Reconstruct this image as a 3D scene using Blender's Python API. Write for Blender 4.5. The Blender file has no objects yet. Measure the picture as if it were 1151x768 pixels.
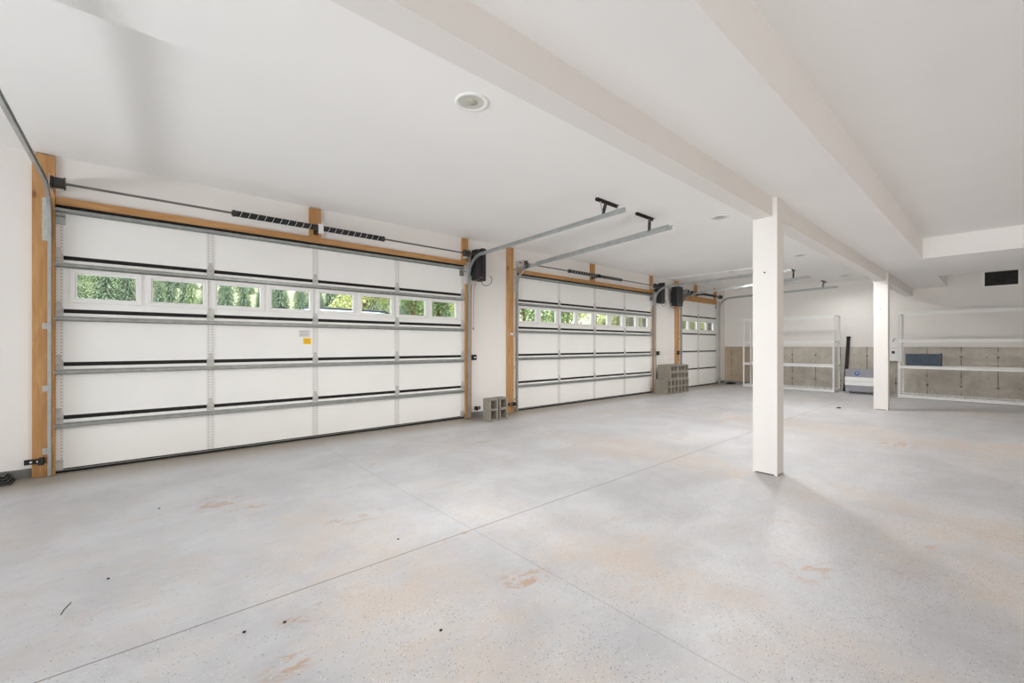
import bpy, math, random
from mathutils import Vector, Matrix

S = bpy.context.scene
COL = S.collection
random.seed(7)

# ------------------------------------------------------------------ camera
YAW = math.atan2(1123 - 575.5, 477.0)             # angle from the view direction to the +X axis
cd = bpy.data.cameras.new('camera'); cam = bpy.data.objects.new('camera', cd); COL.objects.link(cam)
cam.location = (0, 0, 1.317)
cam.rotation_euler = (math.radians(90), 0, YAW - math.radians(90))
cd.sensor_width = 36.0; cd.lens = 36.0 * 477.0 / 1151.0
cd.shift_y = 4.2 / 1151.0
cd.clip_start = 0.02; cd.clip_end = 400
S.camera = cam

# ------------------------------------------------------------------ light and exposure
S.view_settings.view_transform = 'Standard'; S.view_settings.look = 'None'
S.view_settings.exposure = 0.5; S.view_settings.gamma = 1.0
S.view_settings.use_curve_mapping = False
S.cycles.max_bounces = 14; S.cycles.diffuse_bounces = 8; S.cycles.glossy_bounces = 4
S.cycles.transparent_max_bounces = 16; S.cycles.sample_clamp_indirect = 6.0

w = bpy.data.worlds.new('World'); S.world = w; w.use_nodes = True
bg = w.node_tree.nodes['Background']
nt = w.node_tree; tc = nt.nodes.new('ShaderNodeTexCoord'); sx = nt.nodes.new('ShaderNodeSeparateXYZ'); mr = nt.nodes.new('ShaderNodeMapRange')
nt.links.new(tc.outputs['Generated'], sx.inputs[0]); nt.links.new(sx.outputs[2], mr.inputs[0])
mr.inputs['From Min'].default_value = 0.12; mr.inputs['From Max'].default_value = 0.6; mr.inputs['To Min'].default_value = 0.85; mr.inputs['To Max'].default_value = 3.2
bg.inputs[0].default_value = (0.86, 0.93, 1.0, 1); nt.links.new(mr.outputs[0], bg.inputs[1])      # pale hazy sky, brighter overhead

def lamp(name, kind, loc, target, energy, color, **kw):
    d = bpy.data.lights.new(name, kind); o = bpy.data.objects.new(name, d); COL.objects.link(o)
    o.location = loc; d.energy = energy; d.color = color
    o.rotation_euler = (Vector(target) - Vector(loc)).to_track_quat('-Z', 'Y').to_euler()
    for k, v in kw.items(): setattr(d, k, v)
    return o
lamp('sun', 'SUN', (4, -20, 24), (1, 0, 0), 2.5, (1.0, 0.95, 0.86), angle=0.03)
# added fill lamps, set at openings made up for the unseen walls
lamp('fill_left', 'AREA', (-6.6, 1.2, 0.45), (4.0, 2.6, 3.0), 88, (0.97, 0.985, 1.0), shape='RECTANGLE', size=6.5, size_y=0.9, spread=math.radians(85))  # added low fill, aimed up to brighten the ceiling
lamp('fill_rear', 'AREA', (3.5, -8.3, 1.15), (4.0, 3, 1.0), 58, (1.0, 0.76, 0.56), shape='RECTANGLE', size=11.4, size_y=0.7)  # added warm fill for the faces turned to the rear

# ------------------------------------------------------------------ materials
def srgb(r, g, b):
    f = lambda c: (c / 255) / 12.92 if c / 255 <= 0.04045 else ((c / 255 + 0.055) / 1.055) ** 2.4
    return (f(r), f(g), f(b), 1.0)

class NT:
    def __init__(s, name):
        s.m = bpy.data.materials.new(name); s.m.use_nodes = True
        s.t = s.m.node_tree; s.p = s.t.nodes['Principled BSDF']; s.out = s.t.nodes['Material Output']
    def n(s, kind, **kw):
        x = s.t.nodes.new(kind)
        for k, v in kw.items(): setattr(x, k, v)
        return x
    def l(s, a, b): s.t.links.new(a, b)
    def v(s, x):
        return x
    def setin(s, sock, x):
        if isinstance(x, (int, float)): sock.default_value = x
        elif isinstance(x, tuple): sock.default_value = x
        else: s.l(x, sock)
    def math(s, op, a, b=None, clamp=False):
        x = s.n('ShaderNodeMath', operation=op, use_clamp=clamp); s.setin(x.inputs[0], a)
        if b is not None: s.setin(x.inputs[1], b)
        return x.outputs[0]
    def noise(s, vec, scale, detail=4, rough=0.55, dist=0.0):
        x = s.n('ShaderNodeTexNoise'); s.l(vec, x.inputs['Vector'])
        x.inputs['Scale'].default_value = scale; x.inputs['Detail'].default_value = detail
        x.inputs['Roughness'].default_value = rough; x.inputs['Distortion'].default_value = dist
        return x.outputs['Fac']
    def ramp(s, fac, a, b, smooth=True):
        x = s.n('ShaderNodeMapRange'); x.interpolation_type = 'SMOOTHSTEP' if smooth else 'LINEAR'
        s.l(fac, x.inputs['Value']); x.inputs['From Min'].default_value = a; x.inputs['From Max'].default_value = b
        return x.outputs[0]
    def mix(s, fac, a, b):
        x = s.n('ShaderNodeMix', data_type='RGBA')
        s.setin(x.inputs['Factor'], fac); s.setin(x.inputs['A'], a); s.setin(x.inputs['B'], b)
        return [o for o in x.outputs if o.type == 'RGBA'][0]
    def coord(s): return s.n('ShaderNodeTexCoord').outputs['Object']
    def map(s, vec, scale=(1, 1, 1), loc=(0, 0, 0)):
        x = s.n('ShaderNodeMapping'); s.l(vec, x.inputs[0]); x.inputs['Scale'].default_value = scale
        x.inputs['Location'].default_value = loc; return x.outputs[0]
    def xyz(s, vec):
        x = s.n('ShaderNodeSeparateXYZ'); s.l(vec, x.inputs[0]); return x.outputs
    def bump(s, h, strength=0.2, dist=0.01):
        x = s.n('ShaderNodeBump'); s.l(h, x.inputs['Height']); x.inputs['Strength'].default_value = strength
        x.inputs['Distance'].default_value = dist; s.l(x.outputs[0], s.p.inputs['Normal'])
    def fin(s, color=None, rough=None, metal=0.0, spec=0.5):
        if color is not None: s.setin(s.p.inputs['Base Color'], color)
        if rough is not None: s.setin(s.p.inputs['Roughness'], rough)
        s.p.inputs['Metallic'].default_value = metal; s.p.inputs['Specular IOR Level'].default_value = spec
        return s.m

def plain(name, c, rough=0.5, metal=0.0, var=0.05, scale=6.0, spec=0.5, bump=0.0):
    t = NT(name); v = t.coord(); n = t.noise(v, scale)
    dark = tuple(x * (1 - var) for x in c[:3]) + (1,); lite = tuple(min(1, x * (1 + var)) for x in c[:3]) + (1,)
    col = t.mix(t.ramp(n, 0.3, 0.7), dark, lite)
    if bump: t.bump(t.noise(v, scale * 25, 3), bump, 0.003)
    return t.fin(col, rough, metal, spec)

M = {}
M['paint'] = plain('wall_paint', srgb(236, 233, 229), 0.75, var=0.01, scale=1.2, bump=0.06, spec=0.3)
M['ceil'] = plain('ceiling_paint', srgb(247, 246, 244), 0.85, var=0.01, scale=0.8, bump=0.05, spec=0.2)
M['door'] = plain('door_steel_white', srgb(243, 243, 240), 0.5, var=0.015, scale=1.5)
M['vinyl'] = plain('white_vinyl', srgb(238, 238, 236), 0.4, var=0.01)
M['galv'] = plain('galvanised_steel', srgb(160, 165, 163), 0.36, 0.85, var=0.12, scale=14)
M['track'] = plain('track_steel', srgb(184, 188, 187), 0.34, 0.7, var=0.08, scale=10)
M['galv_dull'] = plain('dull_galvanised_steel', srgb(196, 196, 192), 0.5, 0.4, var=0.1, scale=18)
M['dark_metal'] = plain('dark_steel', srgb(70, 68, 66), 0.45, 0.6, var=0.2, scale=12)
M['shaft_steel'] = plain('shaft_steel', srgb(120, 118, 114), 0.45, 0.7, var=0.15)
M['black'] = plain('black_plastic', srgb(26, 26, 28), 0.45, var=0.15)
M['rubber'] = plain('black_rubber', srgb(22, 20, 17), 0.8, var=0.2)
M['shelf'] = plain('shelf_white_steel', srgb(240, 240, 238), 0.45, var=0.02)
M['grey_plastic'] = plain('grey_plastic', srgb(150, 151, 158), 0.5, var=0.05)
M['white_plastic'] = plain('white_plastic', srgb(238, 238, 236), 0.45, var=0.02)
M['blue'] = plain('blue_badge', srgb(40, 90, 160), 0.4, var=0.1)
M['bluebox'] = plain('slate_blue_case', srgb(66, 80, 96), 0.55, var=0.18, scale=5)
M['yellow'] = plain('yellow_sticker', srgb(250, 200, 20), 0.5, var=0.02)
M['paper'] = plain('white_paper', srgb(226, 224, 226), 0.6, var=0.02)
M['ink'] = plain('grey_print', srgb(150, 148, 150), 0.6, var=0.02)
M['red'] = plain('red_cord', srgb(150, 50, 35), 0.6)
M['curb'] = plain('curb_concrete', srgb(128, 128, 127), 0.85, var=0.2, scale=5, bump=0.2)
M['block'] = plain('cinder_block', srgb(146, 140, 129), 0.95, var=0.08, scale=14, bump=0.6, spec=0.2)
M['lens'] = plain('frosted_lens', srgb(205, 205, 196), 0.35, var=0.04)
M['hole'] = plain('dark_hole', srgb(40, 38, 36), 0.8)
M['bark'] = plain('bark', srgb(110, 90, 72), 0.9, var=0.3, scale=8)
M['pier'] = plain('brown_timber', srgb(78, 58, 54), 0.8, var=0.25, scale=5)
M['asphalt'] = plain('gravel_drive', srgb(190, 184, 174), 0.9, var=0.15, scale=3)
M['carpaint'] = plain('silver_blue_paint', srgb(170, 184, 204), 0.25, 0.3, var=0.02)
M['carglass'] = plain('dark_car_glass', srgb(30, 38, 50), 0.08, var=0.05)
M['tyre'] = plain('tyre_rubber', srgb(28, 28, 28), 0.8)

def leaf_mat(name, a, b, sc=2.5):
    t = NT(name); v = t.coord(); n = t.noise(v, sc, 5, 0.6)
    c = t.mix(t.ramp(n, 0.32, 0.68), a, b)
    t.p.inputs['Transmission Weight'].default_value = 0.0
    return t.fin(c, 0.7, spec=0.2)
M['needle_a'] = leaf_mat('needles_dark', srgb(72, 90, 76), srgb(142, 158, 132))
M['needle_b'] = leaf_mat('needles_light', srgb(104, 122, 90), srgb(178, 188, 146))
M['leaf_a'] = leaf_mat('leaves_green', srgb(78, 104, 64), srgb(152, 170, 116))
M['leaf_b'] = leaf_mat('leaves_lime', srgb(146, 158, 92), srgb(220, 216, 158))
M['grass'] = leaf_mat('meadow', srgb(150, 156, 120), srgb(190, 188, 158), 0.6)

def wood_mat(nm, along):
    t = NT(nm); v = t.coord(); m = t.map(v, (9, 9, 0.9) if along == 'z' else (0.9, 9, 9))
    n = t.noise(m, 2.2, 6, 0.6, 1.2)
    c = t.mix(t.ramp(n, 0.3, 0.72), srgb(178, 130, 80), srgb(200, 156, 106))
    k = t.n('ShaderNodeTexVoronoi'); t.l(t.map(v, (5.5, 5.5, 2.6) if along == 'z' else (2.6, 5.5, 5.5)), k.inputs['Vector']); k.inputs['Scale'].default_value = 1.0
    km = t.math('SUBTRACT', 1.0, t.ramp(k.outputs['Distance'], 0.05, 0.17))
    c = t.mix(t.math('MULTIPLY', km, 0.75), c, srgb(120, 66, 28))
    return t.fin(c, 0.6, spec=0.35)
M['wood'] = wood_mat('knotty_pine', 'z'); M['wood_h'] = wood_mat('knotty_pine_lying', 'x')

def stile_mat():                                  # white steel strip with two columns of punched holes
    t = NT('perforated_white_steel'); v = t.coord(); x, y, z = t.xyz(v)
    fz = t.math('SUBTRACT', t.math('FRACT', t.math('MULTIPLY', z, 1 / 0.034)), 0.5)
    dz = t.math('MULTIPLY', fz, 0.034)
    dx = t.math('SUBTRACT', t.math('ABSOLUTE', x), 0.02)
    d = t.math('SQRT', t.math('ADD', t.math('MULTIPLY', dz, dz), t.math('MULTIPLY', dx, dx)))
    h = t.math('LESS_THAN', d, 0.0042)
    return t.fin(t.mix(h, srgb(230, 229, 226), srgb(60, 58, 56)), 0.5)
M['stile'] = stile_mat()

def floor_mat():
    t = NT('coated_concrete_floor'); v = t.coord(); x, y, z = t.xyz(v)
    big = t.noise(v, 0.45, 4, 0.55, 0.6); mid = t.noise(v, 1.7, 6, 0.62, 0.4)
    streak = t.noise(t.map(v, (0.5, 2.2, 1)), 1.1, 5, 0.6, 0.5)
    c = t.mix(t.ramp(mid, 0.28, 0.72), srgb(182, 182, 185), srgb(201, 202, 205))
    c = t.mix(t.math('MULTIPLY', t.ramp(streak, 0.45, 0.75), 0.35), c, srgb(172, 172, 174))
    fine = t.noise(t.map(v, (9, 16, 1)), 1.4, 9, 0.72, 0.7)
    c = t.mix(t.math('MULTIPLY', t.ramp(fine, 0.5, 0.75), 0.35), c, srgb(158, 157, 157))
    c = t.mix(t.math('MULTIPLY', t.ramp(fine, 0.46, 0.25), 0.35), c, srgb(214, 214, 215))
    # tan dust: two wheel tracks plus loose patches
    trk = []
    for x0, wd in ((1.05, 0.75), (2.15, 0.55), (4.6, 0.7), (8.2, 0.9)):
        dx = t.math('ABSOLUTE', t.math('SUBTRACT', x, x0))
        trk.append(t.math('SUBTRACT', 1.0, t.ramp(dx, wd * 0.15, wd)))
    tr = trk[0]
    for q in trk[1:]: tr = t.math('MAXIMUM', tr, q)
    tr = t.math('MULTIPLY', tr, t.ramp(y, 4.8, 2.6))
    pm = t.math('ADD', t.math('MULTIPLY', tr, 0.22), big)
    pm = t.math('ADD', pm, t.math('MULTIPLY', t.math('SUBTRACT', t.noise(v, 3.6, 10, 0.75, 0.8), 0.5), 1.0))
    tan = t.math('MULTIPLY', t.ramp(pm, 0.46, 0.92), 0.62)
    c = t.mix(tan, c, srgb(206, 189, 173))
    # small brown soil smears
    sm = t.noise(t.map(v, (2.2, 4.0, 1)), 1.5, 8, 0.7, 0.8); gate = t.ramp(t.noise(v, 0.9, 2), 0.52, 0.62)
    c = t.mix(t.math('MULTIPLY', t.math('MULTIPLY', t.ramp(sm, 0.60, 0.70), gate), 0.7), c, srgb(176, 142, 108))
    bl = None
    for bx_, by_, br_ in ((.45, 4.3, .34), (.62, 4.0, .2), (1.24, 3.26, .3), (.60, 2.24, .16), (.45, 1.92, .15), (1.66, 2.45, .1), (1.63, 1.76, .22), (7.5, .9, .5), (2.95, .75, .25)):
        dx = t.math('SUBTRACT', x, bx_); dy = t.math('SUBTRACT', y, by_)
        q = t.ramp(t.math('SQRT', t.math('ADD', t.math('MULTIPLY', dx, dx), t.math('MULTIPLY', t.math('MULTIPLY', dy, dy), 2.0))), br_, br_ * .35)
        bl = q if bl is None else t.math('MAXIMUM', bl, q)
    c = t.mix(t.math('MULTIPLY', t.math('MULTIPLY', bl, t.ramp(t.noise(t.map(v, (4, 7, 1)), 1.6, 8, 0.7, 0.8), 0.5, 0.6)), 0.7), c, srgb(178, 144, 110))
    # dirt along the doors, deepened by painting in the shade at their foot
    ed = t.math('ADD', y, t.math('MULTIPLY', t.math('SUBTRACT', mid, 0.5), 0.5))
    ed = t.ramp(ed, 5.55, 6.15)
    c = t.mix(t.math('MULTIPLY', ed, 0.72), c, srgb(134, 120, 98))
    # decorative paint flakes, denser on the near side
    near = t.ramp(t.math('ADD', y, t.math('MULTIPLY', x, 0.12)), 3.6, 0.9)
    dens = t.math('MULTIPLY', t.math('ADD', t.math('MULTIPLY', t.ramp(t.noise(v, 1.6, 3), 0.35, 0.7), 0.8), 0.2), t.math('ADD', t.math('MULTIPLY', near, 0.9), 0.1))
    for sc, off, col_ in ((115.0, 0, srgb(62, 64, 70)), (120.0, 7, srgb(236, 234, 228)), (80.0, 3, srgb(132, 135, 142))):
        k = t.n('ShaderNodeTexVoronoi'); t.l(t.map(v, (1, 1, 0), (off, off, 0)), k.inputs['Vector']); k.inputs['Scale'].default_value = sc
        r, g, b = t.xyz(k.outputs['Color'])
        on = t.math('LESS_THAN', r, t.math('MULTIPLY', dens, 0.36))
        dot = t.math('LESS_THAN', k.outputs['Distance'], t.math('ADD', t.math('MULTIPLY', g, 0.2), 0.12))
        c = t.mix(t.math('MULTIPLY', t.math('MULTIPLY', on, dot), 0.85), c, col_)
    # saw-cut joints
    jm = None
    for ax, p0 in ((y, 2.47), (x, 1.78), (x, 4.46), (x, 7.14), (x, 9.82), (x, 12.5)):
        d = t.math('ABSOLUTE', t.math('SUBTRACT', ax, p0))
        q = t.math('MULTIPLY', t.math('LESS_THAN', d, 0.0042 if ax is y else 0.0035), 1.0 if ax is y else 0.4)
        jm = q if jm is None else t.math('MAXIMUM', jm, q)
    c = t.mix(t.math('MULTIPLY', jm, 0.8), c, srgb(104, 92, 78))
    rg = t.math('ADD', t.math('MULTIPLY', tan, 0.25), t.math('ADD', t.math('MULTIPLY', mid, 0.2), 0.30))
    t.bump(t.math('ADD', t.noise(v, 60, 3), t.math('MULTIPLY', mid, 2.0)), 0.05, 0.004)
    return t.fin(c, rg, spec=0.45)
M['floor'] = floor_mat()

def conc_mat():                                   # cast foundation wall, form seams every 0.61 m, tie marks
    t = NT('formed_concrete'); v = t.coord(); x, y, z = t.xyz(v)
    n = t.noise(v, 2.2, 9, 0.68, 0.6); st = t.noise(t.map(v, (1, 7, 0.5)), 1.6, 4)
    c = t.mix(t.ramp(n, 0.25, 0.75), srgb(180, 174, 163), srgb(212, 206, 196))
    c = t.mix(t.math('MULTIPLY', t.ramp(st, 0.5, 0.75), 0.22), c, srgb(218, 214, 207))
    c = t.mix(t.math('MULTIPLY', t.ramp(y, 3.6, 6.0), 0.6), c, srgb(170, 147, 117))
    fy = t.math('ABSOLUTE', t.math('SUBTRACT', t.math('FRACT', t.math('DIVIDE', t.math('ADD', y, 10.05), 0.61)), 0.5))
    seam = t.math('LESS_THAN', fy, 0.013)
    tie = None
    for z0 in (0.28, 1.02):
        dz = t.math('ABSOLUTE', t.math('SUBTRACT', z, z0))
        q = t.math('MULTIPLY', t.math('LESS_THAN', dz, 0.016), t.math('LESS_THAN', fy, 0.045))
        tie = q if tie is None else t.math('MAXIMUM', tie, q)
    pit = t.math('MULTIPLY', t.ramp(t.noise(v, 14, 3), 0.66, 0.74), 0.6)
    mk = t.math('MAXIMUM', t.math('MULTIPLY', t.math('MULTIPLY', seam, 0.9), t.ramp(t.noise(v, 5, 3), 0.35, 0.6)), t.math('MULTIPLY', tie, 0.8)); mk = t.math('MAXIMUM', mk, pit)
    c = t.mix(mk, c, srgb(96, 86, 76))
    t.bump(t.noise(v, 18, 5), 0.25, 0.01)
    return t.fin(c, 0.9, spec=0.2)
M['concrete'] = conc_mat()

def glass_mat():
    t = NT('window_glass')
    g = t.n('ShaderNodeBsdfGlossy'); g.inputs['Roughness'].default_value = 0.02
    g.inputs['Color'].default_value = (1, 1, 1, 1)
    tr = t.n('ShaderNodeBsdfTransparent'); tr.inputs['Color'].default_value = (0.94, 0.97, 0.95, 1)
    lw = t.n('ShaderNodeLayerWeight'); lw.inputs['Blend'].default_value = 0.18
    nz = t.math('MULTIPLY', t.noise(t.coord(), 3.0, 2), 0.02)
    f = t.math('ADD', t.math('MULTIPLY', lw.outputs['Fresnel'], 0.8), nz)
    mx = t.n('ShaderNodeMixShader'); t.l(f, mx.inputs[0]); t.l(tr.outputs[0], mx.inputs[1]); t.l(g.outputs[0], mx.inputs[2])
    t.l(mx.outputs[0], t.out.inputs['Surface'])
    return t.m
M['glass'] = glass_mat()

# ------------------------------------------------------------------ mesh helpers
def wloc(o):
    p = Vector((0, 0, 0))
    while o is not None: p += Vector(o.location); o = o.parent
    return p

class MB:
    def __init__(s): s.v = []; s.f = []
    def add(s, vs, fs):
        b = len(s.v); s.v += [tuple(q) for q in vs]; s.f += [tuple(b + i for i in f) for f in fs]; return s
    def box(s, x0, x1, y0, y1, z0, z1):
        vs = [(x, y, z) for z in (z0, z1) for y in (y0, y1) for x in (x0, x1)]
        return s.add(vs, [(0, 2, 3, 1), (4, 5, 7, 6), (0, 1, 5, 4), (2, 6, 7, 3), (0, 4, 6, 2), (1, 3, 7, 5)])
    def obox(s, a, b, wx, h, up=(0, 0, 1)):        # bar of section wx by h running from a to b
        a = Vector(a); b = Vector(b); d = (b - a).normalized(); u = Vector(up)
        if abs(d.dot(u)) > 0.95: u = Vector((1, 0, 0))
        sd = d.cross(u).normalized(); u = sd.cross(d).normalized()
        vs = [p + sd * i * wx / 2 + u * j * h / 2 for p in (a, b) for j in (-1, 1) for i in (-1, 1)]
        return s.add(vs, [(0, 1, 3, 2), (4, 6, 7, 5), (0, 4, 5, 1), (2, 3, 7, 6), (0, 2, 6, 4), (1, 5, 7, 3)])
    def prism(s, prof, a, b):                      # closed profile of 3D points swept from offset a to offset b
        n = len(prof); a = Vector(a); b = Vector(b)
        vs = [Vector(p) + a for p in prof] + [Vector(p) + b for p in prof]
        fs = [(i, (i + 1) % n, n + (i + 1) % n, n + i) for i in range(n)] + [tuple(range(n))[::-1], tuple(range(n, 2 * n))]
        return s.add(vs, fs)
    def cyl(s, a, b, r, n=16, r2=None):
        a = Vector(a); b = Vector(b); d = (b - a).normalized()
        u = d.orthogonal().normalized(); w_ = d.cross(u); r2 = r if r2 is None else r2
        vs = []
        for p, q in ((a, r), (b, r2)):
            vs += [p + (u * math.cos(2 * math.pi * i / n) + w_ * math.sin(2 * math.pi * i / n)) * q for i in range(n)]
        fs = [(i, (i + 1) % n, n + (i + 1) % n, n + i) for i in range(n)] + [tuple(range(n))[::-1], tuple(range(n, 2 * n))]
        return s.add(vs, fs)
    def sweep(s, pts, prof, up=(1, 0, 0)):          # profile = (side, up) pairs; side axis is fixed
        up = Vector(up); n = len(prof); P = [Vector(p) for p in pts]; vs = []
        for i, p in enumerate(P):
            d = (P[min(i + 1, len(P) - 1)] - P[max(i - 1, 0)]).normalized()
            sd = (up - d * up.dot(d)).normalized(); nn = d.cross(sd)
            vs += [p + sd * a + nn * b for a, b in prof]
        fs = [(i * n + j, i * n + (j + 1) % n, (i + 1) * n + (j + 1) % n, (i + 1) * n + j) for i in range(len(P) - 1) for j in range(n)]
        fs += [tuple(range(n))[::-1], tuple(range((len(P) - 1) * n, len(P) * n))]
        return s.add(vs, fs)
    def tube(s, pts, r, n=8):
        P = [Vector(p) for p in pts]; vs = []; u = None
        for i, p in enumerate(P):
            d = (P[min(i + 1, len(P) - 1)] - P[max(i - 1, 0)]).normalized()
            if u is None: u = d.orthogonal().normalized()
            u = (u - d * u.dot(d)).normalized(); w_ = d.cross(u)
            vs += [p + (u * math.cos(2 * math.pi * j / n) + w_ * math.sin(2 * math.pi * j / n)) * r for j in range(n)]
        fs = [(i * n + j, i * n + (j + 1) % n, (i + 1) * n + (j + 1) % n, (i + 1) * n + j) for i in range(len(P) - 1) for j in range(n)]
        fs += [tuple(range(n))[::-1], tuple(range((len(P) - 1) * n, len(P) * n))]
        return s.add(vs, fs)
    def lathe(s, c, prof, n=32):                    # prof = (r, z) about a vertical axis at c
        c = Vector(c); k = len(prof)
        vs = [c + Vector((r * math.cos(2 * math.pi * i / n), r * math.sin(2 * math.pi * i / n), z)) for i in range(n) for r, z in prof]
        fs = [(i * k + j, ((i + 1) % n) * k + j, ((i + 1) % n) * k + j + 1, i * k + j + 1) for i in range(n) for j in range(k - 1)]
        return s.add(vs, fs)
    def build(s, name, mat, parent=None, origin=None, bevel=0.0, smooth=False):
        me = bpy.data.meshes.new(name)
        if origin is None:
            if parent is not None: origin = wloc(parent)
            else:
                xs, ys, zs = zip(*s.v)
                origin = ((min(xs) + max(xs)) / 2, (min(ys) + max(ys)) / 2, min(zs))
        og = Vector(origin)
        me.from_pydata([Vector(v) - og for v in s.v], [], s.f); me.update()
        me.materials.append(M[mat] if isinstance(mat, str) else mat)
        import bmesh
        bm = bmesh.new(); bm.from_mesh(me); bmesh.ops.recalc_face_normals(bm, faces=bm.faces); bm.to_mesh(me); bm.free()
        if smooth:
            me.shade_smooth() if hasattr(me, 'shade_smooth') else None
        o = bpy.data.objects.new(name, me); COL.objects.link(o)
        if parent is not None: o.parent = parent; o.location = og - wloc(parent)
        else: o.location = og
        if bevel:
            b = o.modifiers.new('bevel', 'BEVEL'); b.width = bevel; b.segments = 2; b.limit_method = 'ANGLE'
        return o

def tag(o, label=None, cat=None, group=None, kind=None):
    if label: o['label'] = label
    if cat: o['category'] = cat
    if group: o['group'] = group
    if kind: o['kind'] = kind
    return o
def thing(name, label, cat, loc, group=None, kind=None):
    o = bpy.data.objects.new(name, None); COL.objects.link(o); o.location = loc; o.empty_display_size = 0.1
    return tag(o, label, cat, group, kind)
def struct(name, mb, mat, label=None, **kw):
    o = mb.build(name, mat, origin=(0, 0, 0), **kw); o['kind'] = 'structure'
    if label: o['label'] = label
    return o
def copy_tree(o, parent=None):
    c = o.copy(); COL.objects.link(c)
    if parent is not None: c.parent = parent
    for ch in list(o.children): copy_tree(ch, c)
    return c

# ------------------------------------------------------------------ the room
YW = 6.34            # inner face of the door wall
XB = 15.46           # back wall
XL, YN = -6.5, -8.2 # unseen left and near walls
ZC = 3.18            # ceiling of the door bays
DOORS = [(-0.684, 5.049), (5.602, 5.064), (12.234, 2.528)]
DH = 2.75

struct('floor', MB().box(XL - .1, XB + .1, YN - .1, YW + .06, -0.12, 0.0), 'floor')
mb = MB(); x = XL - .1
for X0, W in DOORS:
    mb.box(x, X0, YW, YW + .06, 0.09, 3.3); x = X0 + W
    mb.box(X0, X0 + W, YW, YW + .06, DH - .01, 3.3)
mb.box(x, XB + .1, YW, YW + .06, 0.09, 3.3)
struct('wall_left', mb, 'paint')
mb = MB(); x = XL
for X0, W in DOORS:
    mb.box(x, X0 - .005, YW - .012, YW + .06, 0, 0.09); x = X0 + W + .005
mb.box(x, XB - .03, YW - .012, YW + .06, 0, 0.09)
struct('baseboard_left', mb, 'curb')
struct('wall_back', MB().box(XB - .012, XB + .12, YN - .1, YW, 1.27, 3.45), 'paint')
struct('trim_1', MB().box(XB, XB + .2, YN - .1, YW, 0, 1.27), 'concrete')
struct('trim_2', MB().box(XB - .12, XB, 5.2, YW - .012, 0, 0.085), 'curb')
# unseen near walls, each with an opening added to let light in
mb = MB()
mb.box(XL - .12, XL, YN, -4.2, 0, 3.45); mb.box(XL - .12, XL, 5.0, YW, 0, 3.45); mb.box(XL - .12, XL, -4.2, 5.0, 2.5, 3.45); mb.box(XL - .12, XL, -4.2, 5.0, 0, .08)
struct('unseen_wall_near', mb, 'paint')
mb = MB()
mb.box(XL - .1, XB + .1, YN - .12, YN, 0, 0.8); mb.box(XL - .1, XB + .1, YN - .12, YN, 1.5, 3.45)
for a, b in ((XL - .1, -2.2), (9.2, XB + .1)): mb.box(a, b, YN - .12, YN, .8, 1.5)
struct('unseen_wall_right', mb, 'paint')
# ceilings
mb = MB()
mb.box(XL - .1, 11.46, 3.355, YW, 3.25, 3.45)          # raised panel over the large doors
mb.box(11.46, XB, 3.355, YW, 3.235, 3.45)
mb.box(XL - .1, XB, 1.60, 3.355, ZC, 3.45)
struct('ceiling', mb, 'ceil')
struct('beam', MB().box(XL - .1, XB, 1.505, 1.66, 2.62, ZC + .2), 'paint', label='long white beam running over the two square columns')
mb = MB()
mb.box(XL - .1, XB, 0.866, 1.505, 2.81, 3.4)
mb.box(10.16, 12.9, YN, 0.866, 2.81, 3.4)
struct('ceiling_soffit', mb, 'ceil')
mb = MB()
mb.box(XL - .1, 10.16, YN, 0.866, 3.16, 3.4); mb.box(12.9, XB, YN, 0.866, 3.2, 3.4)
struct('ceiling_tray', mb, 'ceil')
# columns
for nm, X0, Y0, lab in (('column', 4.80, 1.462, 'square white boxed column nearest the camera'), ('column', 11.325, 1.47, 'square white boxed column further back in front of the shelving')):
    mb = MB()
    mb.box(X0, X0 + .19, Y0, Y0 + .225, 0.012, 2.62); mb.box(X0, X0 + .19, Y0, 1.504, 2.62, 2.81)
    for dx in (0, .165):
        for dy in (0, .20): mb.box(X0 + dx, X0 + dx + .025, Y0 + dy, Y0 + dy + .025, 0, .012)
    o = struct(nm, mb, 'paint', label=lab)
    MB().box(X0 + .02, X0 + .17, Y0 + .02, Y0 + .2, 0, .012).build('column_base', 'hole', o)
    MB().cyl((X0, Y0 + .115, 2.06), (X0 - .004, Y0 + .115, 2.06), .008, 10).build('screw', 'hole', o)

# ------------------------------------------------------------------ garage doors
SEC = 0.55
def hat(x0, x1, z):                                # reinforcing strut, hat section
    p = [(0, YW + .004, z), (0, YW - .002, z), (0, YW - .002, z + .008), (0, YW - .044, z + .015), (0, YW - .044, z + .038),
         (0, YW - .002, z + .046), (0, YW - .002, z + .054), (0, YW + .004, z + .054)]
    return MB().prism(p, (x0, 0, 0), (x1, 0, 0))

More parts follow.
